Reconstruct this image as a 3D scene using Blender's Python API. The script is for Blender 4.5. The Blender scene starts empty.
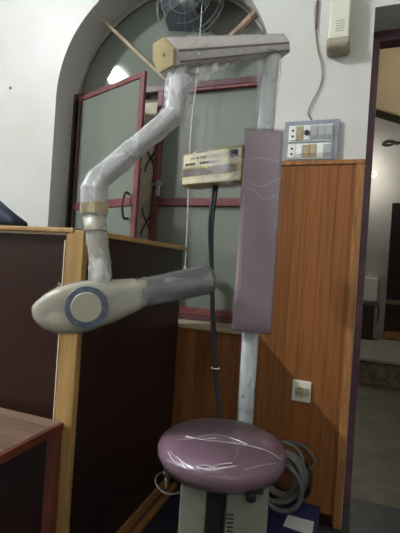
import bpy, bmesh, math, random
from mathutils import Vector, Matrix, noise
random.seed(7)
C = bpy.context.scene.collection
PI = math.pi
# ------------------------------------------------------------------ camera
H = 1.12; YAW = math.radians(20); ROLL = math.radians(3.75); FPX = 400.0
FW = Vector((-math.sin(YAW), math.cos(YAW), 0)); RT = Vector((math.cos(YAW), math.sin(YAW), 0)); UP = Vector((0, 0, 1))
RC = RT*math.cos(ROLL) + UP*math.sin(ROLL); UC = UP*math.cos(ROLL) - RT*math.sin(ROLL)
EYE = Vector((0, 0, H))
cd = bpy.data.cameras.new('camera'); cam = bpy.data.objects.new('camera', cd); C.objects.link(cam)
cd.sensor_fit = 'VERTICAL'; cd.sensor_height = 24; cd.lens = 24*FPX/533; cd.clip_start = .02
m = Matrix.Identity(4)
for i in range(3):
    m[i][0] = RC[i]; m[i][1] = UC[i]; m[i][2] = -FW[i]
m.translation = EYE; cam.matrix_world = m
bpy.context.scene.camera = cam

def P(px, py, d=None, y=None, z=None, x=None):
    """the place in the room that a measured direction meets: at a depth, or on a wall / floor plane"""
    r = FW + RC*((px-200)/FPX) + UC*((266.5-py)/FPX)
    if d is not None: t = d
    elif y is not None: t = y/r.y
    elif x is not None: t = x/r.x
    else: t = (z-H)/r.z
    return EYE + r*t

# ------------------------------------------------------------------ materials
def lin(c):
    return tuple((v/255/12.92 if v/255 <= .04045 else ((v/255+.055)/1.055)**2.4) for v in c) + (1,)
def mat(name, col, rough=.5, spec=.5, metal=0, noise_amt=0, noise_scale=20, bump=0, bump_scale=60, stretch=(1,1,1), coat=0, col2=None):
    m = bpy.data.materials.new(name); m.use_nodes = True
    nt = m.node_tree; b = nt.nodes['Principled BSDF']
    b.inputs['Base Color'].default_value = lin(col); b.inputs['Roughness'].default_value = rough
    b.inputs['Specular IOR Level'].default_value = spec; b.inputs['Metallic'].default_value = metal
    b.inputs['Coat Weight'].default_value = coat; b.inputs['Coat Roughness'].default_value = .15
    tc = nt.nodes.new('ShaderNodeTexCoord'); mp = nt.nodes.new('ShaderNodeMapping')
    mp.inputs['Scale'].default_value = stretch; nt.links.new(tc.outputs['Object'], mp.inputs['Vector'])
    if noise_amt:
        n = nt.nodes.new('ShaderNodeTexNoise'); n.inputs['Scale'].default_value = noise_scale; n.inputs['Detail'].default_value = 5
        nt.links.new(mp.outputs[0], n.inputs['Vector'])
        mx = nt.nodes.new('ShaderNodeMix'); mx.data_type = 'RGBA'
        c2 = col2 or tuple(v*(1-noise_amt) for v in col)
        mx.inputs[6].default_value = lin(col); mx.inputs[7].default_value = lin(c2)
        rmp = nt.nodes.new('ShaderNodeMapRange'); rmp.inputs[1].default_value = .35; rmp.inputs[2].default_value = .7
        nt.links.new(n.outputs['Fac'], rmp.inputs[0]); nt.links.new(rmp.outputs[0], mx.inputs[0])
        nt.links.new(mx.outputs[2], b.inputs['Base Color'])
    if bump:
        n2 = nt.nodes.new('ShaderNodeTexNoise'); n2.inputs['Scale'].default_value = bump_scale; n2.inputs['Detail'].default_value = 4
        nt.links.new(mp.outputs[0], n2.inputs['Vector'])
        bp = nt.nodes.new('ShaderNodeBump'); bp.inputs['Strength'].default_value = bump; bp.inputs['Distance'].default_value = .01
        nt.links.new(n2.outputs['Fac'], bp.inputs['Height']); nt.links.new(bp.outputs[0], b.inputs['Normal'])
    return m

def film_mat(name, alpha=.05, streak=.5, scale=25, stretch=(1,1,.3), lo=.56, hi=.7):
    """thin clear plastic: see-through, glossy, with milky wrinkles that also paint in its highlights"""
    m = bpy.data.materials.new(name); m.use_nodes = True
    nt = m.node_tree; nt.nodes.clear(); N = nt.nodes.new; L = nt.links.new
    out = N('ShaderNodeOutputMaterial'); mix = N('ShaderNodeMixShader'); mix2 = N('ShaderNodeMixShader')
    tr = N('ShaderNodeBsdfTransparent'); gl = N('ShaderNodeBsdfGlossy'); gl.inputs['Roughness'].default_value = .22
    tl = N('ShaderNodeAddShader'); df = N('ShaderNodeBsdfDiffuse'); df.inputs[0].default_value = (.58, .59, .6, 1); tt = N('ShaderNodeBsdfTranslucent'); tt.inputs[0].default_value = (.4, .4, .41, 1)
    tc = N('ShaderNodeTexCoord'); mp = N('ShaderNodeMapping'); mp.inputs['Scale'].default_value = stretch
    L(tc.outputs['Object'], mp.inputs[0])
    n = N('ShaderNodeTexNoise'); n.inputs['Scale'].default_value = scale; n.inputs['Detail'].default_value = 5; n.inputs['Distortion'].default_value = 1.2
    L(mp.outputs[0], n.inputs['Vector'])
    r = N('ShaderNodeMapRange'); r.inputs[1].default_value = lo; r.inputs[2].default_value = hi
    r.inputs[3].default_value = alpha; r.inputs[4].default_value = alpha+streak
    L(n.outputs['Fac'], r.inputs[0])
    bp = N('ShaderNodeBump'); bp.inputs['Strength'].default_value = 1; bp.inputs['Distance'].default_value = .005
    L(n.outputs['Fac'], bp.inputs['Height']); L(bp.outputs[0], gl.inputs['Normal'])
    fr = N('ShaderNodeFresnel'); fr.inputs[0].default_value = 1.35; L(bp.outputs[0], fr.inputs['Normal'])
    L(df.outputs[0], tl.inputs[0]); L(tt.outputs[0], tl.inputs[1])
    L(r.outputs[0], mix.inputs[0]); L(tr.outputs[0], mix.inputs[1]); L(tl.outputs[0], mix.inputs[2])
    hf = N('ShaderNodeMath'); hf.operation = 'MULTIPLY'; hf.inputs[1].default_value = .55; L(fr.outputs[0], hf.inputs[0]); L(hf.outputs[0], mix2.inputs[0]); L(mix.outputs[0], mix2.inputs[1]); L(gl.outputs[0], mix2.inputs[2]); L(mix2.outputs[0], out.inputs[0])
    return m

def plank_mat(name, c1, c2, groove, width, axis='X', rough=.4):
    """wood boards with a groove every `width` metres and grain running along Z"""
    m = bpy.data.materials.new(name); m.use_nodes = True
    nt = m.node_tree; b = nt.nodes['Principled BSDF']; N = nt.nodes.new; L = nt.links.new
    b.inputs['Roughness'].default_value = rough; b.inputs['Specular IOR Level'].default_value = .35
    tc = N('ShaderNodeTexCoord'); sp = N('ShaderNodeSeparateXYZ'); L(tc.outputs['Object'], sp.inputs[0])
    dv = N('ShaderNodeMath'); dv.operation = 'DIVIDE'; dv.inputs[1].default_value = width; L(sp.outputs[axis], dv.inputs[0])
    fl = N('ShaderNodeMath'); fl.operation = 'FLOOR'; L(dv.outputs[0], fl.inputs[0])
    fr = N('ShaderNodeMath'); fr.operation = 'FRACT'; L(dv.outputs[0], fr.inputs[0])
    wn = N('ShaderNodeTexWhiteNoise'); wn.noise_dimensions = '1D'; L(fl.outputs[0], wn.inputs['W'])
    mp = N('ShaderNodeMapping'); mp.inputs['Scale'].default_value = (34, 34, 1.6) if axis == 'X' else (2, 40, 40)
    L(tc.outputs['Object'], mp.inputs[0])
    n = N('ShaderNodeTexNoise'); n.inputs['Scale'].default_value = 2; n.inputs['Detail'].default_value = 6; L(mp.outputs[0], n.inputs['Vector'])
    a = N('ShaderNodeMath'); a.operation = 'ADD'; L(n.outputs['Fac'], a.inputs[0])
    sc = N('ShaderNodeMath'); sc.operation = 'MULTIPLY_ADD'; sc.inputs[1].default_value = .34; sc.inputs[2].default_value = -.17
    L(wn.outputs['Value'], sc.inputs[0]); L(sc.outputs[0], a.inputs[1])
    rp = N('ShaderNodeMapRange'); rp.inputs[1].default_value = .3; rp.inputs[2].default_value = .72; L(a.outputs[0], rp.inputs[0])
    mx = N('ShaderNodeMix'); mx.data_type = 'RGBA'; mx.inputs[6].default_value = lin(c1); mx.inputs[7].default_value = lin(c2); L(rp.outputs[0], mx.inputs[0])
    g = N('ShaderNodeMath'); g.operation = 'LESS_THAN'; g.inputs[1].default_value = .07; L(fr.outputs[0], g.inputs[0])
    mg = N('ShaderNodeMix'); mg.data_type = 'RGBA'; mg.inputs[7].default_value = lin(groove); L(mx.outputs[2], mg.inputs[6])
    gf = N('ShaderNodeMath'); gf.operation = 'MULTIPLY'; gf.inputs[1].default_value = .45; L(g.outputs[0], gf.inputs[0]); L(gf.outputs[0], mg.inputs[0])
    L(mg.outputs[2], b.inputs['Base Color'])
    bp = N('ShaderNodeBump'); bp.inputs['Strength'].default_value = .5; bp.inputs['Distance'].default_value = .004; bp.invert = True
    L(g.outputs[0], bp.inputs['Height']); L(bp.outputs[0], b.inputs['Normal'])
    return m

def glass_mat():
    """ribbed frosted glazing, night outside"""
    m = bpy.data.materials.new('frosted_glass'); m.use_nodes = True
    nt = m.node_tree; b = nt.nodes['Principled BSDF']; N = nt.nodes.new; L = nt.links.new
    b.inputs['Roughness'].default_value = .03; b.inputs['Specular IOR Level'].default_value = .55
    tc = N('ShaderNodeTexCoord'); mp = N('ShaderNodeMapping'); mp.inputs['Rotation'].default_value = (0, math.radians(38), 0); L(tc.outputs['Object'], mp.inputs[0])
    w = N('ShaderNodeTexWave'); w.wave_type = 'BANDS'; w.bands_direction = 'X'; w.inputs['Scale'].default_value = 42; w.inputs['Distortion'].default_value = .4
    L(mp.outputs[0], w.inputs[0])
    n = N('ShaderNodeTexNoise'); n.inputs['Scale'].default_value = 3; n.inputs['Detail'].default_value = 3; L(tc.outputs['Object'], n.inputs['Vector'])
    mx = N('ShaderNodeMix'); mx.data_type = 'RGBA'; mx.inputs[6].default_value = lin((112, 119, 109)); mx.inputs[7].default_value = lin((124, 130, 119))
    L(n.outputs['Fac'], mx.inputs[0]); L(mx.outputs[2], b.inputs['Base Color'])
    bp = N('ShaderNodeBump'); bp.inputs['Strength'].default_value = .03; bp.inputs['Distance'].default_value = .0015
    L(w.outputs['Fac'], bp.inputs['Height']); L(bp.outputs[0], b.inputs['Normal'])
    return m
def emit(name, col, s):
    m = bpy.data.materials.new(name); m.use_nodes = True
    nt = m.node_tree; nt.nodes.clear(); e = nt.nodes.new('ShaderNodeEmission'); o = nt.nodes.new('ShaderNodeOutputMaterial')
    e.inputs[0].default_value = lin(col); e.inputs[1].default_value = s; nt.links.new(e.outputs[0], o.inputs[0]); return m

M = dict(
    wall=mat('plaster_white', (208, 207, 203), .42, .4, noise_amt=.07, noise_scale=3.5, bump=.15, bump_scale=14, col2=(203, 200, 192)),
    hallwall=mat('hall_plaster', (178, 176, 170), .3, .5, noise_amt=.08, noise_scale=3),
    beige=mat('hall_beige', (172, 158, 134), .7, .3, noise_amt=.06, noise_scale=4),
    olive=mat('hall_beam_edge', (132, 126, 104), .7, .3),
    ceil=mat('ceiling_white', (215, 214, 210), .8, .2, noise_amt=.03),
    floor=mat('floor_stone', (66, 70, 72), .45, .4, noise_amt=.35, noise_scale=9, bump=.2, bump_scale=40),
    hallfloor=mat('hall_stone', (112, 108, 92), .5, .4, noise_amt=.25, noise_scale=7, bump=.3, bump_scale=30),
    step=mat('step_stone', (124, 112, 88), .7, .3, noise_amt=.35, noise_scale=16, bump=.4, bump_scale=40),
    nosing=mat('step_nosing', (150, 150, 140), .5, .4, noise_amt=.15),
    panel=plank_mat('orange_planks', (146, 92, 48), (110, 66, 32), (78, 44, 22), .062),
    trimw=mat('pale_wood_trim', (172, 120, 70), .45, .3, noise_amt=.25, noise_scale=6, stretch=(8,8,1)),
    sill=mat('sill_wood', (196, 176, 146), .5, .3, noise_amt=.2, noise_scale=8),
    red=mat('red_frame_paint', (126, 70, 70), .45, .4, noise_amt=.2, noise_scale=30),
    redd=mat('slate_red_bar', (96, 62, 68), .4, .4, noise_amt=.15),
    maroon=mat('maroon_frame', (104, 70, 80), .4, .45, noise_amt=.2, noise_scale=12),
    glass=glass_mat(),
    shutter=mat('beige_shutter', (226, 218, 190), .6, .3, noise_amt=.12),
    iron=mat('dark_iron', (62, 50, 46), .5, .4),
    stick=mat('raw_wood', (172, 146, 122), .6, .3, noise_amt=.3, noise_scale=10, stretch=(3,3,3)),
    sticktan=mat('tan_wood', (196, 178, 150), .6, .3, noise_amt=.2, noise_scale=10),
    lam=mat('dark_laminate', (48, 25, 19), .4, .25, noise_amt=.18, noise_scale=2.5),
    lamside=mat('dark_laminate_side', (40, 26, 24), .42, .4, noise_amt=.2, noise_scale=3),
    pine=mat('yellow_pine', (178, 144, 90), .45, .35, noise_amt=.35, noise_scale=3.2, stretch=(9,9,.9), col2=(140, 106, 60)),
    pineedge=mat('pale_edge_strip', (222, 206, 178), .5, .3),
    table=plank_mat('table_top_wood', (134, 110, 92), (104, 82, 66), (70, 54, 44), .055, 'Y', .35),
    tedge=mat('table_red_edge', (112, 54, 38), .4, .4, noise_amt=.2, noise_scale=9),
    purple=mat('purple_vinyl', (160, 138, 148), .38, .5, noise_amt=.06, noise_scale=12, bump=.08, bump_scale=120),
    seatv=mat('seat_vinyl', (124, 94, 108), .34, .5, noise_amt=.05, noise_scale=10, bump=.05, bump_scale=120),
    pole=mat('pole_paint', (220, 225, 226), .32, .5, noise_amt=.04),
    cream=mat('cream_enamel', (186, 182, 164), .38, .5, noise_amt=.05, noise_scale=8),
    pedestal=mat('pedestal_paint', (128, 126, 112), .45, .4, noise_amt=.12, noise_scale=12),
    armw=mat('arm_enamel', (206, 205, 204), .4, .5, noise_amt=.05),
    beam=mat('beam_enamel', (226, 221, 213), .4, .5, noise_amt=.06, noise_scale=15, stretch=(2,2,8)),
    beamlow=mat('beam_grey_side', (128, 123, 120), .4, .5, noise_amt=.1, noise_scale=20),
    tan=mat('tan_card', (190, 174, 130), .6, .3, noise_amt=.15, noise_scale=14),
    band=mat('tan_tape', (188, 170, 130), .5, .4, noise_amt=.12),
    boxc=mat('box_cream', (226, 218, 178), .4, .4, noise_amt=.08),
    boxgold=mat('box_gold', (188, 164, 92), .4, .4, noise_amt=.1),
    boxgrey=mat('box_grey_band', (112, 100, 96), .4, .4, noise_amt=.15),
    boxink=mat('box_ink', (52, 50, 52), .5, .3),
    logo=mat('logo_navy', (58, 72, 92), .4, .4),
    white=mat('white_plastic', (232, 232, 226), .4, .5),
    grey=mat('grey_plastic', (170, 172, 170), .4, .5),
    tanp=mat('tan_switch', (176, 160, 124), .45, .4),
    plate=mat('blue_grey_plate', (150, 156, 164), .5, .4, noise_amt=.12, noise_scale=25),
    hole=mat('socket_hole', (30, 28, 28), .6, .2),
    creambox=mat('cream_plastic', (222, 220, 204), .42, .45, noise_amt=.03),
    olivebox=mat('aged_plastic', (168, 160, 136), .5, .4, noise_amt=.1),
    ring=mat('blue_grey_ring', (104, 112, 132), .4, .5, noise_amt=.25, noise_scale=60),
    conep=mat('cone_grey', (134, 134, 136), .35, .5, noise_amt=.15, noise_scale=14, stretch=(1,1,5)),
    black=mat('black_rubber', (24, 26, 34), .45, .4),
    hose=mat('hose_grey', (104, 102, 96), .5, .4, noise_amt=.1, noise_scale=30),
    navy=mat('navy_bag', (52, 62, 78), .6, .3, noise_amt=.2, noise_scale=20, bump=.3, bump_scale=30),
    mat=mat('navy_sheet', (46, 50, 70), .5, .3, noise_amt=.35, noise_scale=60),
    carton=mat('navy_carton', (44, 48, 88), .5, .3, noise_amt=.1),
    paper=mat('white_paper', (205, 205, 205), .6, .3),
    wire=mat('red_brown_wire', (104, 74, 70), .5, .4),
    cord=mat('white_cord', (220, 220, 214), .5, .4),
    fang=mat('fan_grey', (108, 114, 116), .4, .5, noise_amt=.15, noise_scale=10),
    fand=mat('fan_dark', (50, 54, 60), .4, .5),
    silver=mat('silver_metal', (190, 192, 194), .3, .5, metal=.6),
    darkdoor=mat('dark_door', (40, 28, 26), .5, .4, noise_amt=.2),
    darkgap=mat('dark_metal', (52, 48, 48), .6, .3),
    filmbox_glare=film_mat('box_film_glare', .04, .5, 7, (1, 1, 1.6), .5, .72),  # white patches stand in for glare on the control box
    filmcone=film_mat('cone_film', .04, .3, 14, (.35, .35, 1.6), .52, .68),
    filmthin=film_mat('thin_film', .02, .3, 26, (1, 1, .4), .54, .7),
    film=film_mat('clear_film', .08, .55, 12, (1.3, 1.3, .6), .5, .62),
    filmseat=film_mat('seat_film', .02, .22, 7, (.6, 1.6, 1), .58, .7),
    filmpad=film_mat('pad_film', .05, .2, 12, (1, 1, .35)),
    filmhead=film_mat('head_film', .03, .25, 14, (.5, 1, 1)),
    crease_glint=mat('film_crease_glint', (214, 204, 212), .25, .8),  # pale tone puts the film's highlights into the creases
)

# ------------------------------------------------------------------ mesh helpers
def obj(name, bm, m, parent=None, smooth=False, bevel=0):
    me = bpy.data.meshes.new(name); bmesh.ops.recalc_face_normals(bm, faces=bm.faces[:])
    if smooth:
        for f in bm.faces: f.smooth = True
    bm.to_mesh(me); bm.free()
    o = bpy.data.objects.new(name, me); C.objects.link(o); me.materials.append(m)
    if parent:
        o.parent = parent; o.matrix_parent_inverse = Matrix.Translation(-parent.location)
    if bevel:
        b = o.modifiers.new('bevel', 'BEVEL'); b.width = bevel; b.segments = 3; b.limit_method = 'ANGLE'
    return o
def thing(name, loc, label, cat, group=None):
    o = bpy.data.objects.new(name, None); C.objects.link(o); o.location = loc; o.empty_display_size = .05
    return tag(o, label, cat, group)
def tag(o, label, cat, group=None):
    o['label'] = label; o['category'] = cat
    if group: o['group'] = group
    return o
def struct(o):
    o['kind'] = 'structure'; return o
def hull_prism(bm, pts, off):
    """polygon of 3D points pushed by vector off"""
    a = [bm.verts.new(p) for p in pts]; b = [bm.verts.new(Vector(p)+off) for p in pts]
    bm.faces.new(a); bm.faces.new(b[::-1]); n = len(pts)
    for i in range(n): bm.faces.new((a[i], b[i], b[(i+1) % n], a[(i+1) % n]))
def box(bm, x0, x1, y0, y1, z0, z1):
    hull_prism(bm, [(x0, y0, z0), (x1, y0, z0), (x1, y1, z0), (x0, y1, z0)], Vector((0, 0, z1-z0)))
def B(*a):
    bm = bmesh.new(); box(bm, *a); return bm
def obox(bm, c, ax, ay, az):
    """box with centre c and half vectors"""
    c, ax, ay, az = map(Vector, (c, ax, ay, az))
    hull_prism(bm, [c-ax-ay-az, c+ax-ay-az, c+ax+ay-az, c-ax+ay-az], az*2)
def loft(bm, rings, cap=True, closed=False):
    vr = [[bm.verts.new(p) for p in r] for r in rings]
    n = len(vr[0]); k = len(vr)
    for i in range(k if closed else k-1):
        a, b = vr[i], vr[(i+1) % k]
        for j in range(n): bm.faces.new((a[j], a[(j+1) % n], b[(j+1) % n], b[j]))
    if cap and not closed:
        bm.faces.new(vr[0][::-1]); bm.faces.new(vr[-1])
def catmull(pts, n=6):
    pts = [Vector(p) for p in pts]; out = []
    q = [pts[0]*2-pts[1]] + pts + [pts[-1]*2-pts[-2]]
    for i in range(1, len(q)-2):
        for k in range(n):
            t = k/n; a, b, c, d = q[i-1], q[i], q[i+1], q[i+2]
            out.append(.5*((2*b)+(c-a)*t+(2*a-5*b+4*c-d)*t*t+(3*b-a-3*c+d)*t**3))
    out.append(pts[-1]); return out
def tube(bm, pts, r, seg=10, sq=2.0, ref=None, jitter=0, closed=False):
    """round (sq=2) or squarish (sq>2) tube along points; r a number or a list"""
    pts = [Vector(p) for p in pts]; n = len(pts); rings = []
    ref = Vector(ref) if ref else Vector((.13, .4, .9))
    for i, p in enumerate(pts):
        if closed: t = (pts[(i+1) % n]-pts[i-1]).normalized()
        else: t = (pts[min(i+1, n-1)]-pts[max(i-1, 0)]).normalized()
        a = (ref - t*ref.dot(t)).normalized(); b = t.cross(a)
        ref = a if not closed else ref
        rr = r[i] if isinstance(r, (list, tuple)) else r
        ring = []
        for k in range(seg):
            th = 2*PI*k/seg + PI/seg; c, s = math.cos(th), math.sin(th)
            f = (abs(c)**sq+abs(s)**sq)**(-1/sq)
            q = rr*f*(1 + (jitter*(noise.noise(p*40+Vector((c, s, 0))*3)) if jitter else 0))
            ring.append(p+a*c*q+b*s*q)
        rings.append(ring)
    loft(bm, rings, closed=closed)
def lathe(bm, c, prof, axis=UP, seg=48, ref=None):
    axis = Vector(axis).normalized(); ref = Vector(ref or (1, .03, .02)); a = (ref-axis*ref.dot(axis)).normalized(); b = axis.cross(a); c = Vector(c)
    loft(bm, [[c+axis*h+(a*math.cos(2*PI*k/seg)+b*math.sin(2*PI*k/seg))*r for k in range(seg)] for r, h in prof])
def T(pts, r, **k):
    bm = bmesh.new(); tube(bm, pts, r, **k); return bm
def wrinkle(bm, amt, sc):
    for v in bm.verts:
        v.co += noise.noise_vector(v.co*sc)*amt

# ------------------------------------------------------------------ room
D = 1.92                  # face of the back wall
GL = 2.11                 # glazing plane
WT = .28                  # wall thickness
CZ = 4.9
WL = P(50, 190, y=D).x; WR = P(272, 60, y=D).x
WS = P(205, 327, y=D).z   # sill
DX = P(365, 166, y=D).x; DXR = DX + .92
DZ = P(380, 6.5, y=D).z
ZS = 2.07                 # springing of the arch
CX = (WL+WR)/2; RAD = (WR-WL)/2
def arch(x, r=RAD):
    return ZS + math.sqrt(max(0, r*r-(x-CX)**2))*1.03

bm = bmesh.new()
box(bm, -4.4, WL, D, D+WT, 0, CZ); box(bm, WR, DX, D, D+WT, 0, CZ)
box(bm, WL, WR, D, D+WT, 0, WS); box(bm, DX, DXR, D, D+WT, DZ, CZ); box(bm, DXR, 2.6, D, D+WT, 0, CZ)
NS = 64
xs = [CX - RAD*math.cos(PI*i/NS) for i in range(NS+1)]
for i in range(NS):
    a, b = xs[i], xs[i+1]
    hull_prism(bm, [(a, D, arch(a)), (b, D, arch(b)), (b, D, CZ), (a, D, CZ)], Vector((0, WT, 0)))
bmesh.ops.remove_doubles(bm, verts=bm.verts[:], dist=1e-5)
struct(obj('wall_back', bm, M['wall']))
struct(obj('wall_left', B(-4.5, -4.3, -2.6, D, 0, CZ), M['wall']))
struct(obj('wall_right', B(2.5, 2.7, -2.6, D, 0, CZ), M['wall']))
struct(obj('wall_front', B(-4.4, 2.6, -2.7, -2.5, 0, CZ), M['wall']))
struct(obj('ceiling', B(-4.5, 2.7, -2.7, D+WT, CZ, CZ+.15), M['ceil']))
struct(obj('floor', B(-4.5, 2.7, -2.7, D+WT, -.1, 0), M['floor']))

# --- window
win = bpy.data.objects.new('window_1', None); C.objects.link(win); win.location = (CX, GL, WS); struct(win)
TZ = P(237, 83, y=GL-.01).z            # transom bar
def bar(name, x0, x1, z0, z1, m, y0=GL-.035, y1=GL+.015, par=win): return obj(name, B(x0, x1, y0, y1, z0, z1), m, par, bevel=.003)
bm = bmesh.new()
pts = [(WL+.01, GL+.02, TZ), (WR-.01, GL+.02, TZ)] + [(x, GL+.02, arch(x)-.004) for x in xs[::-1] if arch(x) > TZ+.02]
hull_prism(bm, pts, Vector((0, .006, 0)))
obj('arched_pane', bm, M['glass'], win)
bm = bmesh.new()
rim = [(x, GL+.005, arch(x)-.012) for x in xs if arch(x) > TZ+.01]
tube(bm, rim, .008, seg=6); obj('arch_frame', bm, M['hallwall'], win)
bar('transom', WL+.002, WR-.002, TZ-.016, TZ+.02, M['redd'])
bar('side_frame', WL+.002, WL+.018, WS+.01, TZ-.022, M['darkgap'])
bar('side_frame', WR-.035, WR-.002, WS+.01, TZ-.022, M['redd'])
bar('bottom_frame', WL+.035, WR-.035, WS+.01, WS+.035, M['redd'])
# right sash, closed
SX = P(158, 160, y=GL-.02).x
sash = obj('closed_pane', B(SX+.02, WR-.05, GL-.012, GL-.004, WS+.04, TZ-.03), M['glass'], win)
for (a, b, c, d) in ((SX-.018, SX+.018, WS+.036, TZ-.018), (WR-.085, WR-.036, WS+.036, TZ-.024)):
    bar('sash_stile', a, b, c, d, M['red'], GL-.04, GL-.002, sash)
RZ = P(205, 202, y=GL-.03).z
bar('sash_rail', SX+.018, WR-.085, RZ-.022, RZ+.022, M['red'], GL-.038, GL-.002, sash)
bar('sash_rail', SX+.018, WR-.085, WS+.036, WS+.075, M['red'], GL-.038, GL-.002, sash)
bar('sash_rail', SX+.018, WR-.085, TZ-.034, TZ-.018, M['red'], GL-.038, GL-.002, sash)
lp = P(157, 185, y=GL-.06)
bm = bmesh.new(); box(bm, lp.x-.012, lp.x+.012, GL-.052, GL-.04, lp.z-.06, lp.z+.03); box(bm, lp.x-.028, lp.x+.028, GL-.06, GL-.05, lp.z+.0, lp.z+.012)
obj('latch', bm, M['silver'], sash, bevel=.002)
# left sash, swung a little into the room on its left edge
hx, hy = WL+.05, GL-.03
tip = P(142.5, 130, y=1.86)
free = Vector((tip.x, tip.y, 0)); hin = Vector((hx, hy, 0)); sd = (free-hin); sw = sd.length; sd.normalize(); sn = Vector((sd.y, -sd.x, 0))
sz0, sz1 = WS+.05, P(148, 71, d=(free-EYE).dot(FW)).z
def sbox(u0, u1, z0, z1, t0=-.009, t1=.011):
    bm = bmesh.new(); c = hin+sd*(u0+u1)/2+sn*(t0+t1)/2; c.z = (z0+z1)/2
    obox(bm, c, sd*(u1-u0)/2, sn*(t1-t0)/2, UP*(z1-z0)/2); return bm
osash = obj('open_pane', sbox(.03, sw-.03, sz0+.03, sz1-.03, -.003, .003), M['glass'], win)
obj('sash_stile', sbox(0, .022, sz0, sz1), M['redd'], osash, bevel=.003)
obj('sash_stile', sbox(sw-.036, sw, sz0, sz1), M['red'], osash, bevel=.003)
rz2 = P(110, 202, d=2.2).z
for a, b in ((sz1-.03, sz1), (sz0, sz0+.04), (rz2-.022, rz2+.022)):
    obj('sash_rail', sbox(.022, sw-.036, a, b), M['red'], osash, bevel=.003)
hb = hin+sd*(sw-.06); hz0 = P(132, 218, d=2.1).z; hz1 = P(133, 193, d=2.1).z
q = lambda z, o: Vector((hb.x, hb.y, z)) + sn*o
obj('pull_handle', T(catmull([q(hz1, .012), q(hz1, .04), q((hz0+hz1)/2, .055), q(hz0, .04), q(hz0, .012)]), .0075), M['redd'], osash, smooth=True)
# shutter and wrought iron seen through the gap of the open sash
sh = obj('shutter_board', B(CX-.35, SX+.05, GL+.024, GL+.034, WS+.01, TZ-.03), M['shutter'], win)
gx = P(146.5, 222, y=GL+.017).x
for zc in (P(152, 158, y=GL+.017).z, P(146, 222, y=GL+.017).z, P(146, 275, y=GL+.017).z):
    bm = bmesh.new()
    for s in (-1, 1):
        tube(bm, catmull([(gx+s*.032, GL+.017, zc+.085), (gx+s*.026, GL+.017, zc+.045), (gx, GL+.017, zc), (gx-s*.026, GL+.017, zc-.045), (gx-s*.032, GL+.017, zc-.085)]), .005, seg=6)
    obj('iron_scroll', bm, M['iron'], sh)
struct(obj('trim_1', B(WL+.02, WR-.0, D-.03, D+.17, WS-.012, WS+.004), M['sill'], bevel=.003))

# --- wood panelling on the back wall
PZ = P(320, 165, y=D-.015).z
bm = bmesh.new()
box(bm, WR-.02, DX-.035, D-.018, D-.001, 0.02, PZ); box(bm, -.84, WR-.02, D-.018, D-.001, .02, WS-.014)
wp = struct(obj('trim_2', bm, M['panel']))
t = struct(obj('trim_3', B(WR-.02, DX, D-.026, D-.001, PZ, PZ+.02), M['trimw'], bevel=.003))
t = struct(obj('trim_4', B(DX-.036, DX-.002, D-.026, D-.001, 0.0, PZ), M['trimw'], bevel=.003))
struct(obj('baseboard_back', B(-.84, DX-.04, D-.024, D-.001, 0, .05), M['lam'], bevel=.002))

# --- door opening and hall beyond
dr = bpy.data.objects.new('door_1', None); C.objects.link(dr); dr.location = (DX, D+.16, 0); struct(dr)
fh = P(380, 41, y=D+.19).z
obj('frame_jamb', B(DX+.001, DX+.038, D+.19, D+.27, 0, fh), M['maroon'], dr, bevel=.004)
obj('frame_jamb', B(DXR-.06, DXR-.001, D+.19, D+.27, 0, fh), M['maroon'], dr, bevel=.004)
obj('frame_head', B(DX+.001, DXR-.001, D+.19, D+.27, fh, DZ-.001), M['maroon'], dr, bevel=.004)
Y0 = D+WT; YB = 6.3; HX0, HX1, HZ = -1.2, 3.2, 5.2
struct(obj('wall_far', B(HX0, HX1, YB, YB+.15, 0, HZ), M['hallwall']))
struct(obj('wall_hall_left', B(HX0-.15, HX0, Y0, YB, 0, HZ), M['hallwall']))
struct(obj('wall_hall_right', B(HX1, HX1+.15, Y0, YB, 0, HZ), M['hallwall']))
struct(obj('wall_hall_near', B(HX0, HX1, Y0, Y0+.1, CZ+.15, HZ), M['hallwall']))
struct(obj('ceiling_hall', B(HX0-.15, HX1+.15, Y0, YB+.15, HZ, HZ+.15), M['ceil']))
struct(obj('floor_hall', B(HX0-.15, HX1+.15, Y0, YB+.15, -.1, 0), M['hallfloor']))
# raked spandrel wall (under a stair) crossing the hall
AY = 3.25
e0 = P(375, 107, y=AY); e1 = P(400, 124, y=AY); sl = (e1.z-e0.z)/(e1.x-e0.x)
xa, xb = HX0+.001, HX1-.001
za, zb = min(e0.z+.35, e0.z+sl*(xa-e0.x)), max(1.2, e0.z+sl*(xb-e0.x))
bm = bmesh.new()
hull_prism(bm, [(xa, AY, za), (e0.x, AY, e0.z), (xb, AY, zb), (xb, AY, HZ-.001), (xa, AY, HZ-.001)], Vector((0, .14, 0)))
ar = struct(obj('wall_spandrel', bm, M['beige']))
bm = bmesh.new()
hull_prism(bm, [(xa, AY+.004, za-.012), (e0.x, AY+.004, e0.z-.012), (xb, AY+.004, zb-.012), (xb, AY+.004, zb), (e0.x, AY+.004, e0.z), (xa, AY+.004, za)], Vector((0, .15, 0)))
obj('soffit_edge', bm, M['olive'], ar)
# landing
s0 = P(368, 383, z=0); LH = P(368, 358, y=s0.y).z
ld = struct(obj('stair_landing', B(HX0+.001, HX1-.001, s0.y, YB, 0.0, LH-.03), M['step']))
obj('step_nosing', B(HX0+.001, HX1-.001, s0.y-.03, YB, LH-.03, LH), M['nosing'], ld, bevel=.004)
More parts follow.
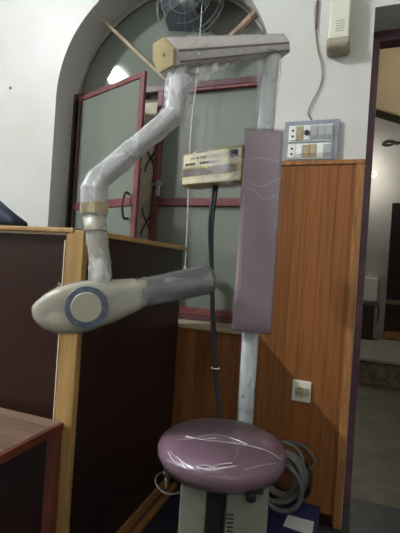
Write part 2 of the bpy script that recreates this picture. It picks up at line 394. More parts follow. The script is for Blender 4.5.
# hall things
bx = P(370, 290, y=YB-.06)
b0 = P(362, 277, y=YB-.1); b1 = P(377, 302, y=YB-.1)
eb = thing('meter_box', (bx.x, YB, b1.z), 'pale grey metal meter box on hall wall beyond the doorway', 'meter box')
obj('box_body', B(b0.x, b1.x, YB-.12, YB-.001, b1.z, b0.z), M['white'], eb, bevel=.008)
obj('box_door', B(b0.x+.012, b1.x-.012, YB-.13, YB-.118, b1.z+.012, b0.z-.012), M['white'], eb, bevel=.004)
obj('lead', T(catmull([(b1.x-.02, YB-.012, b1.z+.005), (b1.x+.03, YB-.012, b1.z-.08), (b1.x+.03, YB-.012, b1.z-.3)]), .008), M['black'], eb)
k0 = P(361, 304, y=YB-.2); k1 = P(372.5, 331, y=YB-.2)
ck = thing('dark_crate', ((k0.x+k1.x)/2, YB-.2, LH), 'dark crate standing on the hall landing below the pale meter box', 'crate')
obj('crate_body', B(k0.x, k1.x, YB-.32, YB-.03, LH, k0.z-.02), M['darkdoor'], ck, bevel=.01)
obj('crate_lid', B(k0.x-.015, k1.x+.015, YB-.33, YB-.02, k0.z-.02, k0.z), M['darkgap'], ck, bevel=.006)
hk = P(390, 144, y=YB-.02)
w = bmesh.new()
loop = [Vector((hk.x-.03+.07*math.cos(a), YB-.02, hk.z+.028*math.sin(a))) for a in [2*PI*i/20 for i in range(20)]]
tube(w, loop, .009, seg=6, closed=True, ref=(0, 1, 0))
tube(w, [(hk.x+.04, YB-.02, hk.z), (hk.x+.1, YB-.02, hk.z-.01), (hk.x+.15, YB-.012, hk.z+.06)], .009, seg=6)
tag(obj('wall_hook', w, M['darkgap'], smooth=True), 'small dark looped hook high on the hall wall', 'hook')
sk = P(373.5, 174, y=YB-.03)
s_ = thing('bulb_holder', (sk.x, YB, sk.z), 'small white bulb holder on the bright part of the hall wall', 'bulb holder')
bm = bmesh.new(); lathe(bm, (sk.x, YB-.002, sk.z), [(.05, 0), (.05, .008), (.04, .012)], (0, -1, 0), 20); obj('holder_base', bm, M['white'], s_)
bm = bmesh.new(); lathe(bm, (sk.x, YB-.013, sk.z), [(.022, 0), (.022, .008), (.016, .012)], (0, -1, 0), 20); obj('holder_socket', bm, M['tanp'], s_)
d0 = P(392.5, 203, y=YB-.05); d1 = P(394, 350, y=YB-.05)
dd = bpy.data.objects.new('door_2', None); C.objects.link(dd); dd.location = (d0.x, YB, LH); struct(dd)
obj('door_leaf', B(d0.x, d0.x+1.0, YB-.06, YB-.001, LH, d0.z), M['darkdoor'], dd, bevel=.005)
lz = P(396, 302.5, y=YB-.07).z
obj('door_rail', B(d0.x, d0.x+1.0, YB-.075, YB-.06, lz-.03, lz+.03), M['olive'], dd)
obj('door_rail', B(d0.x, d0.x+1.0, YB-.075, YB-.06, LH+.01, LH+.12), M['trimw'], dd)

# ------------------------------------------------------------------ lamps
def tube_light(loc, half, label, strength, m):
    loc = Vector(loc); half = Vector(half)
    t = thing('tube_light', loc, label, 'lamp')
    side = Vector((0, 0, 1))
    a = half.normalized()
    bm = bmesh.new(); obox(bm, loc, half*1.04, a.cross(side)*.03, side*.03); obj('batten', bm, M['white'], t, bevel=.004)
    return t
lm = emit('tube_glow', (246, 251, 255), 3450)
tl = tube_light((-3.67, -1.04, 4.06), (0, .3, 0), 'white tube light hanging from the ceiling on the left side of the room', 1, lm)
obj('glass_tube', T([(-3.62, -1.32, 4.05), (-3.62, -.76, 4.05)], .016, seg=12), lm, tl)
bm = bmesh.new(); hull_prism(bm, [(-3.76, -1.4, 4.092), (-3.50, -1.4, 4.092), (-3.47, -1.4, 4.05), (-3.462, -1.4, 4.05), (-3.495, -1.4, 4.102), (-3.765, -1.4, 4.102), (-3.798, -1.4, 4.05), (-3.79, -1.4, 4.05)], Vector((0, .72, 0))); obj('ceiling_shield', bm, M['white'], tl)  # unseen shade added over the tube to keep its light off the ceiling
for yy in (-1.28, -.8): obj('hanger_rod', T([(-3.67, yy, 4.103), (-3.67, yy, CZ-.001)], .006), M['white'], tl)
fl = tube_light((1.7, -2.469, 3.1), (.5, 0, 0), 'added white fill tube high on the wall behind the viewer', 1, lm)  # fill lamp added only to soften the shadows
obj('glass_tube', T([(1.22, -2.42, 3.09), (2.18, -2.42, 3.09)], .016, seg=12), emit('fill_tube_glow', (246, 251, 255), 150), fl)
lm2 = emit('hall_glow', (255, 242, 220), 75)
hl = tube_light((.9, D+WT+.031, 2.62), (.5, 0, 0), 'warm tube light over the hall side of the doorway', 1, lm2)
obj('glass_tube', T([(.42, D+WT+.08, 2.60), (1.38, D+WT+.08, 2.60)], .016, seg=12), lm2, hl)
hl2 = thing('hall_bulb', (P(360, 172, y=YB).x, YB-.35, sk.z), 'bare white bulb on the hall wall behind the door jamb', 'lamp')
bm = bmesh.new(); c = hl2.location
lathe(bm, c, [(.002, -.05), (.03, -.04), (.045, 0), (.03, .04), (.015, .07)], (0, 1, 0), 20)
obj('bulb', bm, emit('bulb_glow', (255, 250, 240), 260), hl2, smooth=True)
bm = bmesh.new(); lathe(bm, c, [(.02, .07), (.02, .12), (.05, .33), (.05, .349)], (0, 1, 0), 20); obj('holder', bm, M['white'], hl2)

# ------------------------------------------------------------------ partition
c0 = P(79, 236, d=1.28)
PX, PY, PTZ = c0.x, c0.y, P(45, 226.8, y=c0.y-.02).z
PZT = PTZ
wpart = thing('reception_partition', (PX, PY, 0), 'dark laminate partition with yellow pine corner post and top rails', 'partition')
pw = .034
obj('front_panel', B(-3.28, PX-pw, PY+.006, PY+.032, .04, PZT-.02), M['lam'], wpart)
obj('side_panel', B(PX-.006, PX+.02, PY+.006, D-.03, .05, PZT-.02), M['lamside'], wpart)
obj('corner_post', B(PX-pw, PX+pw, PY-.02, PY+.006, 0, PZT-.006), M['pine'], wpart, bevel=.004)
obj('top_rail', B(-3.28, PX-pw+.03, PY-.024, PY+.05, PZT-.016, PZT), M['pine'], wpart, bevel=.004)
obj('edge_strip', B(-3.28, PX-pw, PY-.002, PY+.006, PZT-.023, PZT-.016), M['pineedge'], wpart)
obj('top_rail', B(PX-.03, PX+.034, PY+.05, D-.002, PZT-.02, PZT), M['pine'], wpart, bevel=.004)
obj('edge_strip', B(PX-pw-.0035, PX-pw, PY-.022, PY+.006, 0, PZT-.04), M['pineedge'], wpart)
obj('base_rail', B(PX-.012, PX+.032, PY+pw, D-.03, 0, .05), M['trimw'], wpart, bevel=.003)
bt = obj('floor_batten', B(PX+.05, PX+.075, PY+.1, D-.03, 0, .018), M['trimw'], bevel=.002)
tag(bt, 'thin wooden batten lying on the floor along the partition base', 'batten')

# ------------------------------------------------------------------ side table
tz = P(62, 424, d=(Vector((PX-.03, PY-.03, 0))-EYE).dot(FW)).z + .010
tb = thing('side_table', (PX-.5, PY-.3, 0), 'low dark wooden table with red-brown edge against the partition front', 'table')
tx1 = PX-pw+.044; ty1 = PY-.028
obj('tabletop', B(tx1-1.2, tx1-.012, ty1-.6, ty1, tz-.006, tz), M['table'], tb)
bm = bmesh.new(); box(bm, tx1-.012, tx1, ty1-.6, ty1, tz-.025, tz-.001); box(bm, tx1-1.2, tx1-.012, ty1-.6, ty1-.588, tz-.025, tz-.007)
box(bm, tx1-1.2, tx1-.012, ty1-.012, ty1, tz-.025, tz-.007); box(bm, tx1-1.2, tx1-1.188, ty1-.588, ty1-.012, tz-.025, tz-.007)
obj('apron', bm, M['tedge'], tb)
for lx in (tx1-.019, tx1-1.17):
    for ly in (ty1-.016, ty1-.57):
        obj('leg', B(lx-.017, lx+.017, ly-.014, ly+.014, 0, tz-.007), M['tedge'], tb, bevel=.002)
# bag on the partition's rail
g0 = P(0, 207, y=PY+.03)
bgx = P(25, 224, y=PY+.03).x
bg = thing('navy_bag', (bgx-.2, PY+.02, PZT), 'dark navy bag slumped on top of the partition at the left edge', 'bag')
bm = bmesh.new(); rings = []
for i in range(17):
    f = i/16; x = bgx-f*.55
    h = .006+.34*(f**.9)*.36 + .02*math.sin(f*PI)
    h = .022 + min(.2, .6*f*.55)
    dy = .03+.02*f
    rings.append([Vector((x, PY+.012+dy*math.copysign(abs(math.cos(a))**.6, math.cos(a)), PZT+.001+h*(.5+.5*math.copysign(abs(math.sin(a))**.7, math.sin(a))))) for a in [2*PI*k/20 for k in range(20)]])
loft(bm, rings); wrinkle(bm, .006, 14)
for v in bm.verts: v.co.z = max(v.co.z, PZT+.0005)
bb = obj('bag_body', bm, M['navy'], bg, smooth=True)
bm = bmesh.new(); tube(bm, catmull([(bgx-.08, PY-.03, PZT+.035), (bgx-.2, PY-.05, PZT+.06), (bgx-.36, PY-.05, PZT+.09)]), .008, seg=8); obj('strap', bm, M['black'], bg)

# ------------------------------------------------------------------ X-ray chair
COL = P(247.5, 380, d=1.42); cx, cy = COL.x, COL.y
mc = thing('dental_x_ray_machine', (cx, cy-.15, 0), 'plastic-wrapped dental x-ray machine with purple round seat, backrest and white jointed arm', 'x-ray machine')
ctop = P(272, 52, d=1.42)
col = obj('column', T([(cx, cy, .03), (cx, cy, .9), (cx+.003, cy, 1.5), (ctop.x, ctop.y, ctop.z)], .0285, seg=24), M['pole'], mc, smooth=True)
bm = bmesh.new()
tube(bm, [Vector((cx+.003, cy, z_)) for z_ in [1.56+.02*i for i in range(17)]], [.031+.003*abs(math.sin(i*1.1)) + (.012*(i/16)**2) for i in range(17)], seg=20)
wrinkle(bm, .004, 18); obj('film_wrap', bm, M['filmthin'], col, smooth=True)
bm = bmesh.new()
tube(bm, [Vector((cx, cy, z_)) for z_ in [.62+.03*i for i in range(11)]], .031, seg=20); wrinkle(bm, .002, 22); obj('film_wrap', bm, M['filmthin'], col, smooth=True)
for zz in (P(241, 396, d=1.40).z,):
    bm = bmesh.new(); lathe(bm, (cx-.006, cy-.0275, zz), [(.003, 0), (.003, .003)], (0, -1, 0), 10); obj('set_screw', bm, M['black'], col)
# backrest
pc = (P(264, 134, d=1.36)+P(251, 330, d=1.36))/2
ph = (P(264, 133, d=1.36).z-P(251, 331, d=1.36).z)/2; pwid = .063
pax = (RT*.75+Vector((1, 0, 0))*.25).normalized(); pay = Vector((-pax.y, pax.x, 0))
bm = bmesh.new(); obox(bm, pc, pax*pwid, pay*.032, UP*ph)
bmesh.ops.bevel(bm, geom=bm.edges[:], offset=.014, segments=4, affect='EDGES', profile=.6)
pad = obj('backrest', bm, M['purple'], mc, smooth=True)
bm = bmesh.new(); obox(bm, pc, pax*(pwid+.003), pay*.035, UP*(ph+.003))
bmesh.ops.subdivide_edges(bm, edges=bm.edges[:], cuts=14, use_grid_fill=True)
for v in bm.verts: v.co += noise.noise_vector(Vector((v.co.x*20, v.co.y*20, v.co.z*9)))*.003
obj('film_wrap', bm, M['filmpad'], pad, smooth=True)
bm = bmesh.new()
fp = pc-pay*.037
def onpad(px, py):   # on the pad's front film
    r = FW+RC*((px-200)/FPX)+UC*((266.5-py)/FPX); return EYE+r*((fp-EYE).dot(pay)/r.dot(pay))
for a in ([(247, 180), (258, 186), (268, 184), (281, 178)], [(247, 188), (256, 192), (263, 199), (276, 196)], [(244, 195), (242, 240), (240, 290)], [(250, 160), (262, 158), (280, 162)]):
    tube(bm, catmull([onpad(*p) for p in a]), .0007, seg=5)
obj('film_crease_glint', bm, M['crease_glint'], pad)
bm = bmesh.new(); obox(bm, (cx, cy-.035, pc.z), (.02, 0, 0), (0, .03, 0), (0, 0, .12)); obj('backrest_bracket', bm, M['darkgap'], mc)

# control box
rb = P(241.5, 164, d=1.345); lb = P(182.5, 169.5, d=1.50)
lb.z = rb.z = (rb.z+lb.z)/2
cc = (rb+lb)/2; ca = (rb-lb); cl = ca.length/2; ca.normalize(); cn = Vector((ca.y, -ca.x, 0))   # cn faces the room
ch = .058; bd = .075
bm = bmesh.new(); obox(bm, cc-cn*bd/2, ca*cl, cn*bd/2, UP*ch)
cb = obj('control_box', bm, M['boxgold'], mc, bevel=.005)
def face(u0, u1, v0, v1, t=.0015):
    bm = bmesh.new(); c = cc+ca*(u0+u1)/2*cl+UP*(v0+v1)/2*ch+cn*(t/2); obox(bm, c, ca*(u1-u0)/2*cl, cn*t/2, UP*(v1-v0)/2*ch); return bm
obj('fascia', face(-.97, .97, .08, .93), M['boxc'], cb)
obj('grey_stripe', face(-.95, .86, -.42, -.02, .003), M['boxgrey'], cb)
obj('gold_stripe', face(-.97, .97, -.93, -.5, .002), M['boxc'], cb)
obj('display_window', face(.64, .88, .42, .86, .004), M['logo'], cb)
bm = bmesh.new()
u = -.88
for wd in (.09, .05, .07, .05, None, .06, .1, .05, .07, .09, .05, .08):
    if wd is None: u += .16; continue
    c = cc+ca*(u+wd/2)*cl+UP*.30*ch+cn*.0022; obox(bm, c, ca*wd/2*cl, cn*.0012, UP*.075*ch); u += wd+.025
obj('printed_line', bm, M['boxink'], cb)
bm = bmesh.new(); u = -.7
for wd in (.14, .1, .2, .08, .16, .12):
    c = cc+ca*(u+wd/2)*cl+UP*.66*ch+cn*.0022; obox(bm, c, ca*wd/2*cl, cn*.0012, UP*.05*ch); u += wd+.05
obj('printed_line', bm, M['boxgrey'], cb)
bm = bmesh.new(); obox(bm, cc-cn*bd/2, ca*(cl+.004), cn*(bd/2+.006), UP*(ch+.004))
bmesh.ops.subdivide_edges(bm, edges=bm.edges[:], cuts=14, use_grid_fill=True); wrinkle(bm, .004, 22)
obj('film_wrap', bm, M['filmbox_glare'], cb, smooth=True)
bm = bmesh.new(); a_ = cc+ca*cl*.9-cn*.04; b_ = Vector((cx, cy, a_.z)); obox(bm, (a_+b_)/2, (b_-a_)/2, Vector((0, 0, 0.0))+cn*.015, UP*.03); obj('box_bracket', bm, M['cream'], mc)
for dx, wob in ((-.006, .002), (.006, -.002)):
    pts = [cc-cn*.04+ca*(dx)+UP*(-ch+.002)]
    for (px, py, d) in ((211, 225, 1.44), (212, 275, 1.44), (213, 320, 1.43), (215.5, 365, 1.41), (219, 410, 1.38), (222, 450, 1.36)):
        p = P(px, py, d=d); pts.append(p+RT*(dx*.55+wob*math.sin(py*.05)))
    pts.append(Vector((cx-.045, cy-.02, .3))); pts.append(Vector((cx-.04, cy-.03, .08)))
    obj('power_cable', T(catmull(pts), .0058, seg=10), M['black'], mc, smooth=True)
tie = P(215.5, 368, d=1.405)
bm = bmesh.new(); tube(bm, [tie+RT*.014*math.cos(a)+FW*.012*math.sin(a) for a in [2*PI*i/16 for i in range(16)]], .002, seg=6, closed=True, ref=(0, 0, 1)); obj('cable_tie', bm, M['white'], mc)

# top beam
A = P(163, 54, d=1.26); Bp = P(285.5, 44.5, d=1.43)
ba = (Bp-A).normalized(); bs = Vector((ba.y, -ba.x, 0)).normalized(); bt_ = bs.cross(ba)*1.0
if bt_.z < 0: bt_ = -bt_
def hexa(p, k, ob=0): return [p+bs*w*k+bt_*h*k+ba*w*ob for w, h in ((.012, .044), (.036, -.002), (.024, -.044), (-.03, -.044), (-.04, .0), (-.026, .044))]
kA, kB = 1.0, .74
bm = bmesh.new(); loft(bm, [hexa(A+ba*.012, kA, .6), hexa(Bp, kB)]); beam = obj('top_beam', bm, M['beam'], mc, bevel=.003)
bm = bmesh.new(); loft(bm, [hexa(A, kA*1.02, .6), hexa(A+ba*.012, kA*1.02, .6)]); obj('end_cap', bm, M['tan'], beam, bevel=.002)
bm = bmesh.new(); lathe(bm, A-ba*.0005, [(.006, -.003), (.006, .003)], (-ba+bs*.6), 12); obj('cap_screw', bm, M['boxgold'], beam)
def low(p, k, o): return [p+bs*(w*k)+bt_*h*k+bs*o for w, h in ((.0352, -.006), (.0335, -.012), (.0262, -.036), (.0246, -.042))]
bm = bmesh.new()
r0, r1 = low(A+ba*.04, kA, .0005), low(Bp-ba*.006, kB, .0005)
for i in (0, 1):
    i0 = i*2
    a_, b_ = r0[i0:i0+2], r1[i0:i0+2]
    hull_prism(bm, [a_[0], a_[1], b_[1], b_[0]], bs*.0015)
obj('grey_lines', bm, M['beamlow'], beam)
bm = bmesh.new()
n = 30; loft(bm, [[q_ + noise.noise_vector(q_*30)*.0022 for q_ in hexa(A+ba*.03+(Bp-A)*(.93*i/n), (kA+(kB-kA)*i/n)*1.05)] for i in range(n+1)])
obj('film_wrap', bm, M['filmthin'], beam, smooth=True)

# jointed arm
def mitred(bm, pts, r, seg=24, sq=4.5, ref=(0, 1, 0), sub=1, jag=0):
    """square-sectioned bar with mitred corners"""
    pts = [Vector(p) for p in pts]; n = len(pts); ref = Vector(ref); rings = []
    for i, p in enumerate(pts):
        t0 = (pts[i]-pts[i-1]).normalized() if i else (pts[1]-pts[0]).normalized()
        t1 = (pts[i+1]-pts[i]).normalized() if i < n-1 else t0
        nm = (t0+t1).normalized()
        a_ = (ref-t0*ref.dot(t0)).normalized(); b_ = t0.cross(a_); ring = []
        for k in range(seg):
            th = 2*PI*k/seg+PI/seg; c_, s_ = math.cos(th), math.sin(th); f = (abs(c_)**sq+abs(s_)**sq)**(-1/sq)*r[i]
            o_ = a_*c_*f+b_*s_*f; ring.append(p+o_-t0*(o_.dot(nm)/t0.dot(nm)))
        rings.append(ring)
    out = []
    for i in range(n-1):
        m_ = max(1, int((pts[i+1]-pts[i]).length/.008)) if sub > 1 else 1
        for k in range(m_): out.append([u.lerp(v, k/m_) for u, v in zip(rings[i], rings[i+1])])
    out.append(rings[-1]); loft(bm, out)
ap = [(180.5, 58, 1.31), (177.5, 90, 1.295), (174.5, 114, 1.275), (162, 125, 1.25), (98.5, 179.5, 1.13), (94.3, 190, 1.12), (94.2, 216, 1.12)]
apts = [P(*q_) for q_ in ap]
bm = bmesh.new(); mitred(bm, apts, [.026, .027, .027, .025, .0265, .0312, .030]); arm = obj('upper_arm', bm, M['armw'], mc, bevel=.004)
bm = bmesh.new(); mitred(bm, apts, [.030, .036, .033, .027, .0285, .033, .0315], seg=36, sq=3.6, sub=2); wrinkle(bm, .0045, 15); wrinkle(bm, .0015, 45)
obj('film_wrap', bm, M['film'], arm, smooth=True)
tpp = [P(94.2, 203.5, d=1.12), P(94.2, 213.5, d=1.12)]
obj('tape_band', T(tpp, .0322, seg=24, sq=4.5, ref=(0, 1, 0)), M['band'], arm, smooth=False)
lpts = [P(94.2, 214, d=1.12), P(96, 232, d=1.12), P(99, 255, d=1.115), P(101, 272, d=1.11), P(102, 290, d=1.11)]
larm = obj('lower_arm', T(lpts, [.029, .0255, .025, .025, .025], seg=20, sq=3.2, ref=(0, 1, 0)), M['cream'], mc, smooth=True)
bm = bmesh.new(); fl = catmull(lpts, 6); tube(bm, fl, [.028+.0012*math.sin(i*1.7) for i in range(len(fl))], seg=26, sq=2.8, ref=(0, 1, 0)); wrinkle(bm, .005, 16); wrinkle(bm, .002, 50); obj('film_wrap', bm, M['film'], larm, smooth=True)
for (px, py) in ((95.5, 231), (100, 262)):
    obj('joint_ring', T([P(px, py-.8, d=1.12), P(px, py+.8, d=1.12)], .0295, seg=20, sq=3.2, ref=(0, 1, 0)), M['beamlow'], larm)
# film sagging between beam and arm
bm = bmesh.new(); n = 16; g = []
for i in range(n+1):
    row = []
    for j in range(n+1):
        t_ = j/n; f = i/n
        a_ = A+ba*(.075+.2*t_)-bt_*.042; b_ = P(185-1*t_, 70+46*t_, d=1.262)
        p = a_.lerp(b_, f); mid = (A+ba*.08-bt_*.06)
        p = p.lerp(mid, .55*4*f*(1-f)*t_*.8)
        row.append(bm.verts.new(p + noise.noise_vector(p*24)*.014))
    g.append(row)
for i in range(n):
    for j in range(n): bm.faces.new((g[i][j], g[i][j+1], g[i+1][j+1], g[i+1][j]))
o = obj('film_sheet', bm, M['film'], beam, smooth=True)
sm = o.modifiers.new('thick', 'SOLIDIFY'); sm.thickness = .0006

# tube head
st = [(33.5, 308, 314), (36, 303, 319), (40, 299.5, 323), (46, 295, 327.5), (54, 290, 330.5), (63, 286, 332), (74, 283, 332.5), (86, 281, 331), (98, 280, 327.5), (110, 279.3, 323), (122, 279, 318), (134, 278.6, 312.5), (144, 279, 307), (151, 280.5, 305)]
wd = [.008, .022, .032, .042, .05, .056, .06, .06, .058, .054, .05, .045, .04, .036]
def headd(px): return 1.085+.065*(px-33)/118
def headring(s, w, k=1.0, nn=32, ex=3.8):
    px, a, b = s; d = headd(px); t_, b_ = P(px, a, d=d), P(px, b, d=d); c = (t_+b_)/2; hv = (t_-b_)/2*k; dv = FW*w*k; r = []
    for i in range(nn):
        th = 2*PI*i/nn; cs, sn_ = math.cos(th), math.sin(th); f = (abs(cs)**ex+abs(sn_)**ex)**(-1/ex); r.append(c+hv*sn_*f+dv*cs*f)
    return r
bm = bmesh.new(); loft(bm, [headring(s, w) for s, w in zip(st, wd)])
head = obj('tube_head', bm, M['cream'], mc, smooth=True)
hm = head.modifiers.new('sub', 'SUBSURF'); hm.levels = 1; hm.render_levels = 2
bm = bmesh.new(); loft(bm, [headring(s, w, 1.03) for s, w in zip(st, wd)]); bmesh.ops.subdivide_edges(bm, edges=bm.edges[:], cuts=2, use_grid_fill=True); wrinkle(bm, .006, 24)
obj('film_wrap', bm, M['filmhead'], head, smooth=True)
dcn = headd(86)-.0605
dc = P(86.5, 307.3, d=dcn); dn = -(FW-RT*.2).normalized()
bm = bmesh.new(); lathe(bm, dc-dn*.012, [(.0555, 0), (.0555, .012), (.054, .0135), (.040, .0135), (.040, .010)], dn, 48); obj('dial_ring', bm, M['ring'], head, smooth=False)
bm = bmesh.new(); lathe(bm, dc-dn*.012, [(.0398, 0), (.0398, .0155), (.038, .0175), (.0005, .018)], dn, 48); obj('dial_cover', bm, M['cream'], head, smooth=False)
for (px, py, h_) in ((60, 287, 5), (109, 280, 6), (38, 305, 4)):     # pinched corners of the film
    b_ = P(px, py+2, d=headd(px)-.01); t_ = P(px-2, py-h_, d=headd(px)-.012)
    bm = bmesh.new(); tube(bm, [b_, b_.lerp(t_, .5)+RT*.003, t_], [.012, .007, .002], seg=7); obj('film_pucker', bm, M['filmhead'], head)
# cone
k0, k1 = P(143, 293, d=1.145), P(207, 279.3, d=1.28)
kd = (k1-k0).normalized()
bm = bmesh.new(); L_ = (k1-k0).length
lathe(bm, k0, [(.036, -.02), (.040, .0), (.0405, .02), (.043, L_*.5), (.0455, L_-.006), (.0455, L_), (.039, L_), (.036, L_-.1), (.001, L_-.1)], kd, 40)
cone = obj('cone', bm, M['conep'], mc, smooth=True)
bm = bmesh.new(); lathe(bm, k0, [(.047, L_-.008), (.048, L_-.003), (.047, L_+.002)], kd, 40); obj('cone_rim', bm, M['hose'], cone)
bm = bmesh.new(); n = 26; lathe(bm, k0, [(.042+.0055*i/n+.002*math.sin(i*2.1), L_*(-.12+1.09*i/n)) for i in range(n+1)], kd, 36); wrinkle(bm, .003, 22)
obj('film_wrap', bm, M['filmcone'], cone, smooth=True)

# seat
SC = P(221.5, 449, d=1.125); SR = .178
prof = [(.002, -.040), (.10, -.040), (SR-.03, -.038), (SR-.010, -.028), (SR-.001, -.010), (SR, .002), (SR-.005, .014), (SR-.018, .025), (SR-.04, .033), (SR-.08, .037), (.05, .039), (.001, .040)]
bm = bmesh.new(); lathe(bm, SC, prof, UP, 64); seat = obj('seat', bm, M['seatv'], mc, smooth=True)
bm = bmesh.new(); lathe(bm, SC, [(r+(.0025 if r > .01 else 0), h+(.0025 if h > 0 else -.0025)) for r, h in prof], UP, 96)
for v in bm.verts: v.co += noise.noise_vector(v.co*26)*.0028
obj('film_wrap', bm, M['filmseat'], seat, smooth=True)
def onseat(px, py):
    p = P(px, py, z=SC.z+.0405); rr = Vector((p.x-SC.x, p.y-SC.y)).length
    for it in range(8):
        rr = Vector((p.x-SC.x, p.y-SC.y)).length
        if rr < .1: h = .039
        else:
            h = -.03
            for (ra, ha), (rb_, hb_) in zip(prof[5:], prof[6:]):
                if rb_ <= rr <= ra: h = ha+(hb_-ha)*(ra-rr)/(ra-rb_)
            if rr > SR: h = 0
        p = P(px, py, z=SC.z+h+.003)
    return p
bm = bmesh.new()
for a, r in (([(184, 437), (205, 440), (225, 442), (250, 446), (283, 456)], .0009), ([(176, 440), (196, 438), (212, 434), (228, 437), (247, 444)], .0007), ([(166, 460), (180, 466), (192, 469), (210, 468), (236, 466)], .0011), ([(178, 458), (190, 466), (206, 465), (216, 470)], .0009), ([(170, 450), (178, 462), (186, 468)], .0007), ([(244, 470), (258, 466), (276, 463)], .0007), ([(230, 437), (236, 444), (238, 452), (233, 460)], .0006), ([(168, 452), (173, 460), (181, 466)], .0022), ([(176, 456), (186, 465), (193, 468)], .002), ([(196, 467), (210, 470), (224, 468), (234, 466)], .0026), ([(214, 466), (222, 464), (232, 463)], .002), ([(186, 436), (200, 439), (216, 438)], .0012), ([(252, 446), (268, 451), (282, 460)], .0012)):
    tube(bm, catmull([onseat(*p) for p in a]), r*.7, seg=5)
obj('film_crease_glint', bm, M['crease_glint'], seat)  # film creases; the thick pale ones stand in for highlights
# film tail hanging off the left rim and the thin wire loop beneath
e = P(165, 463, d=1.10)
bm = bmesh.new(); tube(bm, catmull([e, e-UP*.035+RT*.004, e-UP*.07+RT*.008]), [.005]*6+[.003]*6+[.002], seg=6); obj('film_tail', bm, M['film'], seat)
lc = P(172, 481, d=1.16)
bm = bmesh.new(); tube(bm, [lc+RT*.048*math.cos(a)+(FW*.06+UP*.0)*math.sin(a)+UP*.004*math.cos(2*a) for a in [2*PI*i/32 for i in range(32)]], .0022, seg=6, closed=True, ref=(0, 0, 1)); obj('wire_loop', bm, M['hose'], mc)
# pedestal: cream uprights either side of a dark recess
zt = SC.z-.04
fd = 1.06
bL0, bL1 = P(180, 500, d=fd), P(206.5, 500, d=fd); bR0, bR1 = P(227.5, 500, d=fd), P(269, 500, d=fd)
def upright(p0, p1, dep, top):
    bm = bmesh.new(); c = (p0+p1)/2; hw = (p1-p0).length/2; a = RT
    obox(bm, Vector((c.x, c.y, (top+.0)/2))+FW*dep/2, a*hw, FW*dep/2, UP*top/2); return bm
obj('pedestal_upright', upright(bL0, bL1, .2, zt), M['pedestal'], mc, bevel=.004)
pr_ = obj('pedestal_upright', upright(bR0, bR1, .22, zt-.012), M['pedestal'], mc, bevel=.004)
obj('pedestal_recess', upright(bL1+FW*.06-RT*.002, bR0+FW*.06+RT*.002, .1, zt), M['darkgap'], mc)
vp = P(230, 522, d=fd)
bm = bmesh.new()
for i in range(7): obox(bm, vp+UP*(.02-.011*i)-FW*.0, RT*.009, FW*.002, UP*.0022)
obj('vent_slots', bm, M['darkgap'], pr_)
kb = P(250, 493, d=fd-.01)
bm = bmesh.new(); lathe(bm, kb, [(.012, -.012), (.016, 0), (.014, .022), (.004, .026)], -FW, 20); tube(bm, [kb, kb+RT*.035+UP*.004], .005, seg=8)
obj('height_lever', bm, M['black'], mc, smooth=True)
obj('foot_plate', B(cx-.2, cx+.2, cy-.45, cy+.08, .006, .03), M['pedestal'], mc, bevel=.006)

# navy sheet on the floor under the machine
tag(obj('floor_sheet', B(PX+.085, cx+.30, .75, D-.09, .0005, .006), M['mat']), 'dark navy sheet spread on the floor under the x-ray machine', 'sheet')

# ------------------------------------------------------------------ fan in the arch
fc = P(190, 2, y=2.0)
fan = thing('wall_fan', fc, 'grey caged fan hung in the arched window above the machine', 'fan')
fr_ = .195
bm = bmesh.new()
for r, yo in ((fr_, 0), (fr_*.97, -.03), (fr_*.75, -.05), (fr_*.5, -.06)):
    tube(bm, [fc+Vector((r*math.cos(a), yo, r*math.sin(a))) for a in [2*PI*i/48 for i in range(48)]], .002 if r < fr_ else .005, seg=6, closed=True, ref=(0, 1, 0))
for i in range(24):
    a = 2*PI*i/24; v = Vector((math.cos(a), 0, math.sin(a)))
    tube(bm, [fc+v*.05+Vector((0, -.066, 0)), fc+v*fr_*.6+Vector((0, -.058, 0)), fc+v*fr_*.95+Vector((0, -.034, 0)), fc+v*fr_], .001, seg=4)
obj('guard', bm, M['fang'], fan)
for k in range(3):
    bm = bmesh.new(); a0 = 2*PI*k/3+.35; rings = []
    for i in range(9):
        f = i/8; r = .03+f*.145; w_ = .03+.085*math.sin(min(1, f*1.15)*PI*.62); a = a0+.25*f
        rd = Vector((math.cos(a), 0, math.sin(a))); tg = Vector((-math.sin(a), .45, math.cos(a))).normalized()
        nn = rd.cross(tg)*.0025
        c = fc+rd*r+Vector((0, -.022, 0)); rings.append([c-tg*w_+nn, c+tg*w_+nn, c+tg*w_-nn, c-tg*w_-nn])
    loft(bm, rings); obj('blade', bm, M['fand'], fan)
bm = bmesh.new(); lathe(bm, fc, [(.045, 0.03), (.05, -.01), (.044, -.055), (.024, -.07), (.001, -.073)][::-1], (0, 1, 0), 28)
obj('hub', bm, M['silver'], fan, smooth=True)
bm = bmesh.new(); lathe(bm, fc, [(.05, .02), (.055, .03), (.055, .08), (.04, .09)], (0, 1, 0), 28); obj('motor', bm, M['fand'], fan)
obj('mount_rod', T([fc+Vector((0, .05, .03)), Vector((fc.x, fc.y+.05, arch(fc.x)-.004))], .012), M['fand'], fan)
# sticks
def stick(p, q, r, m, label):
    return tag(obj('wooden_pole', T([p, q], r, seg=8, sq=5, ref=(0, 1, 0)), m, bevel=.001), label, 'pole', 'wooden poles in the window arch')
sp0 = P(273, -4, y=2.03); sp1 = P(226, 43, y=2.03)
stick(sp0+(sp0-sp1)*.02, sp1+(sp1-sp0)*.3, .02, M['stick'], 'brown wooden pole slanting behind the beam, right of the fan')
q0 = P(103, 20, y=2.03); q1 = P(166, 80, y=2.03)
stick(q0, q1, .0095, M['sticktan'], 'pale tan wooden pole slanting across the arch left of the fan')
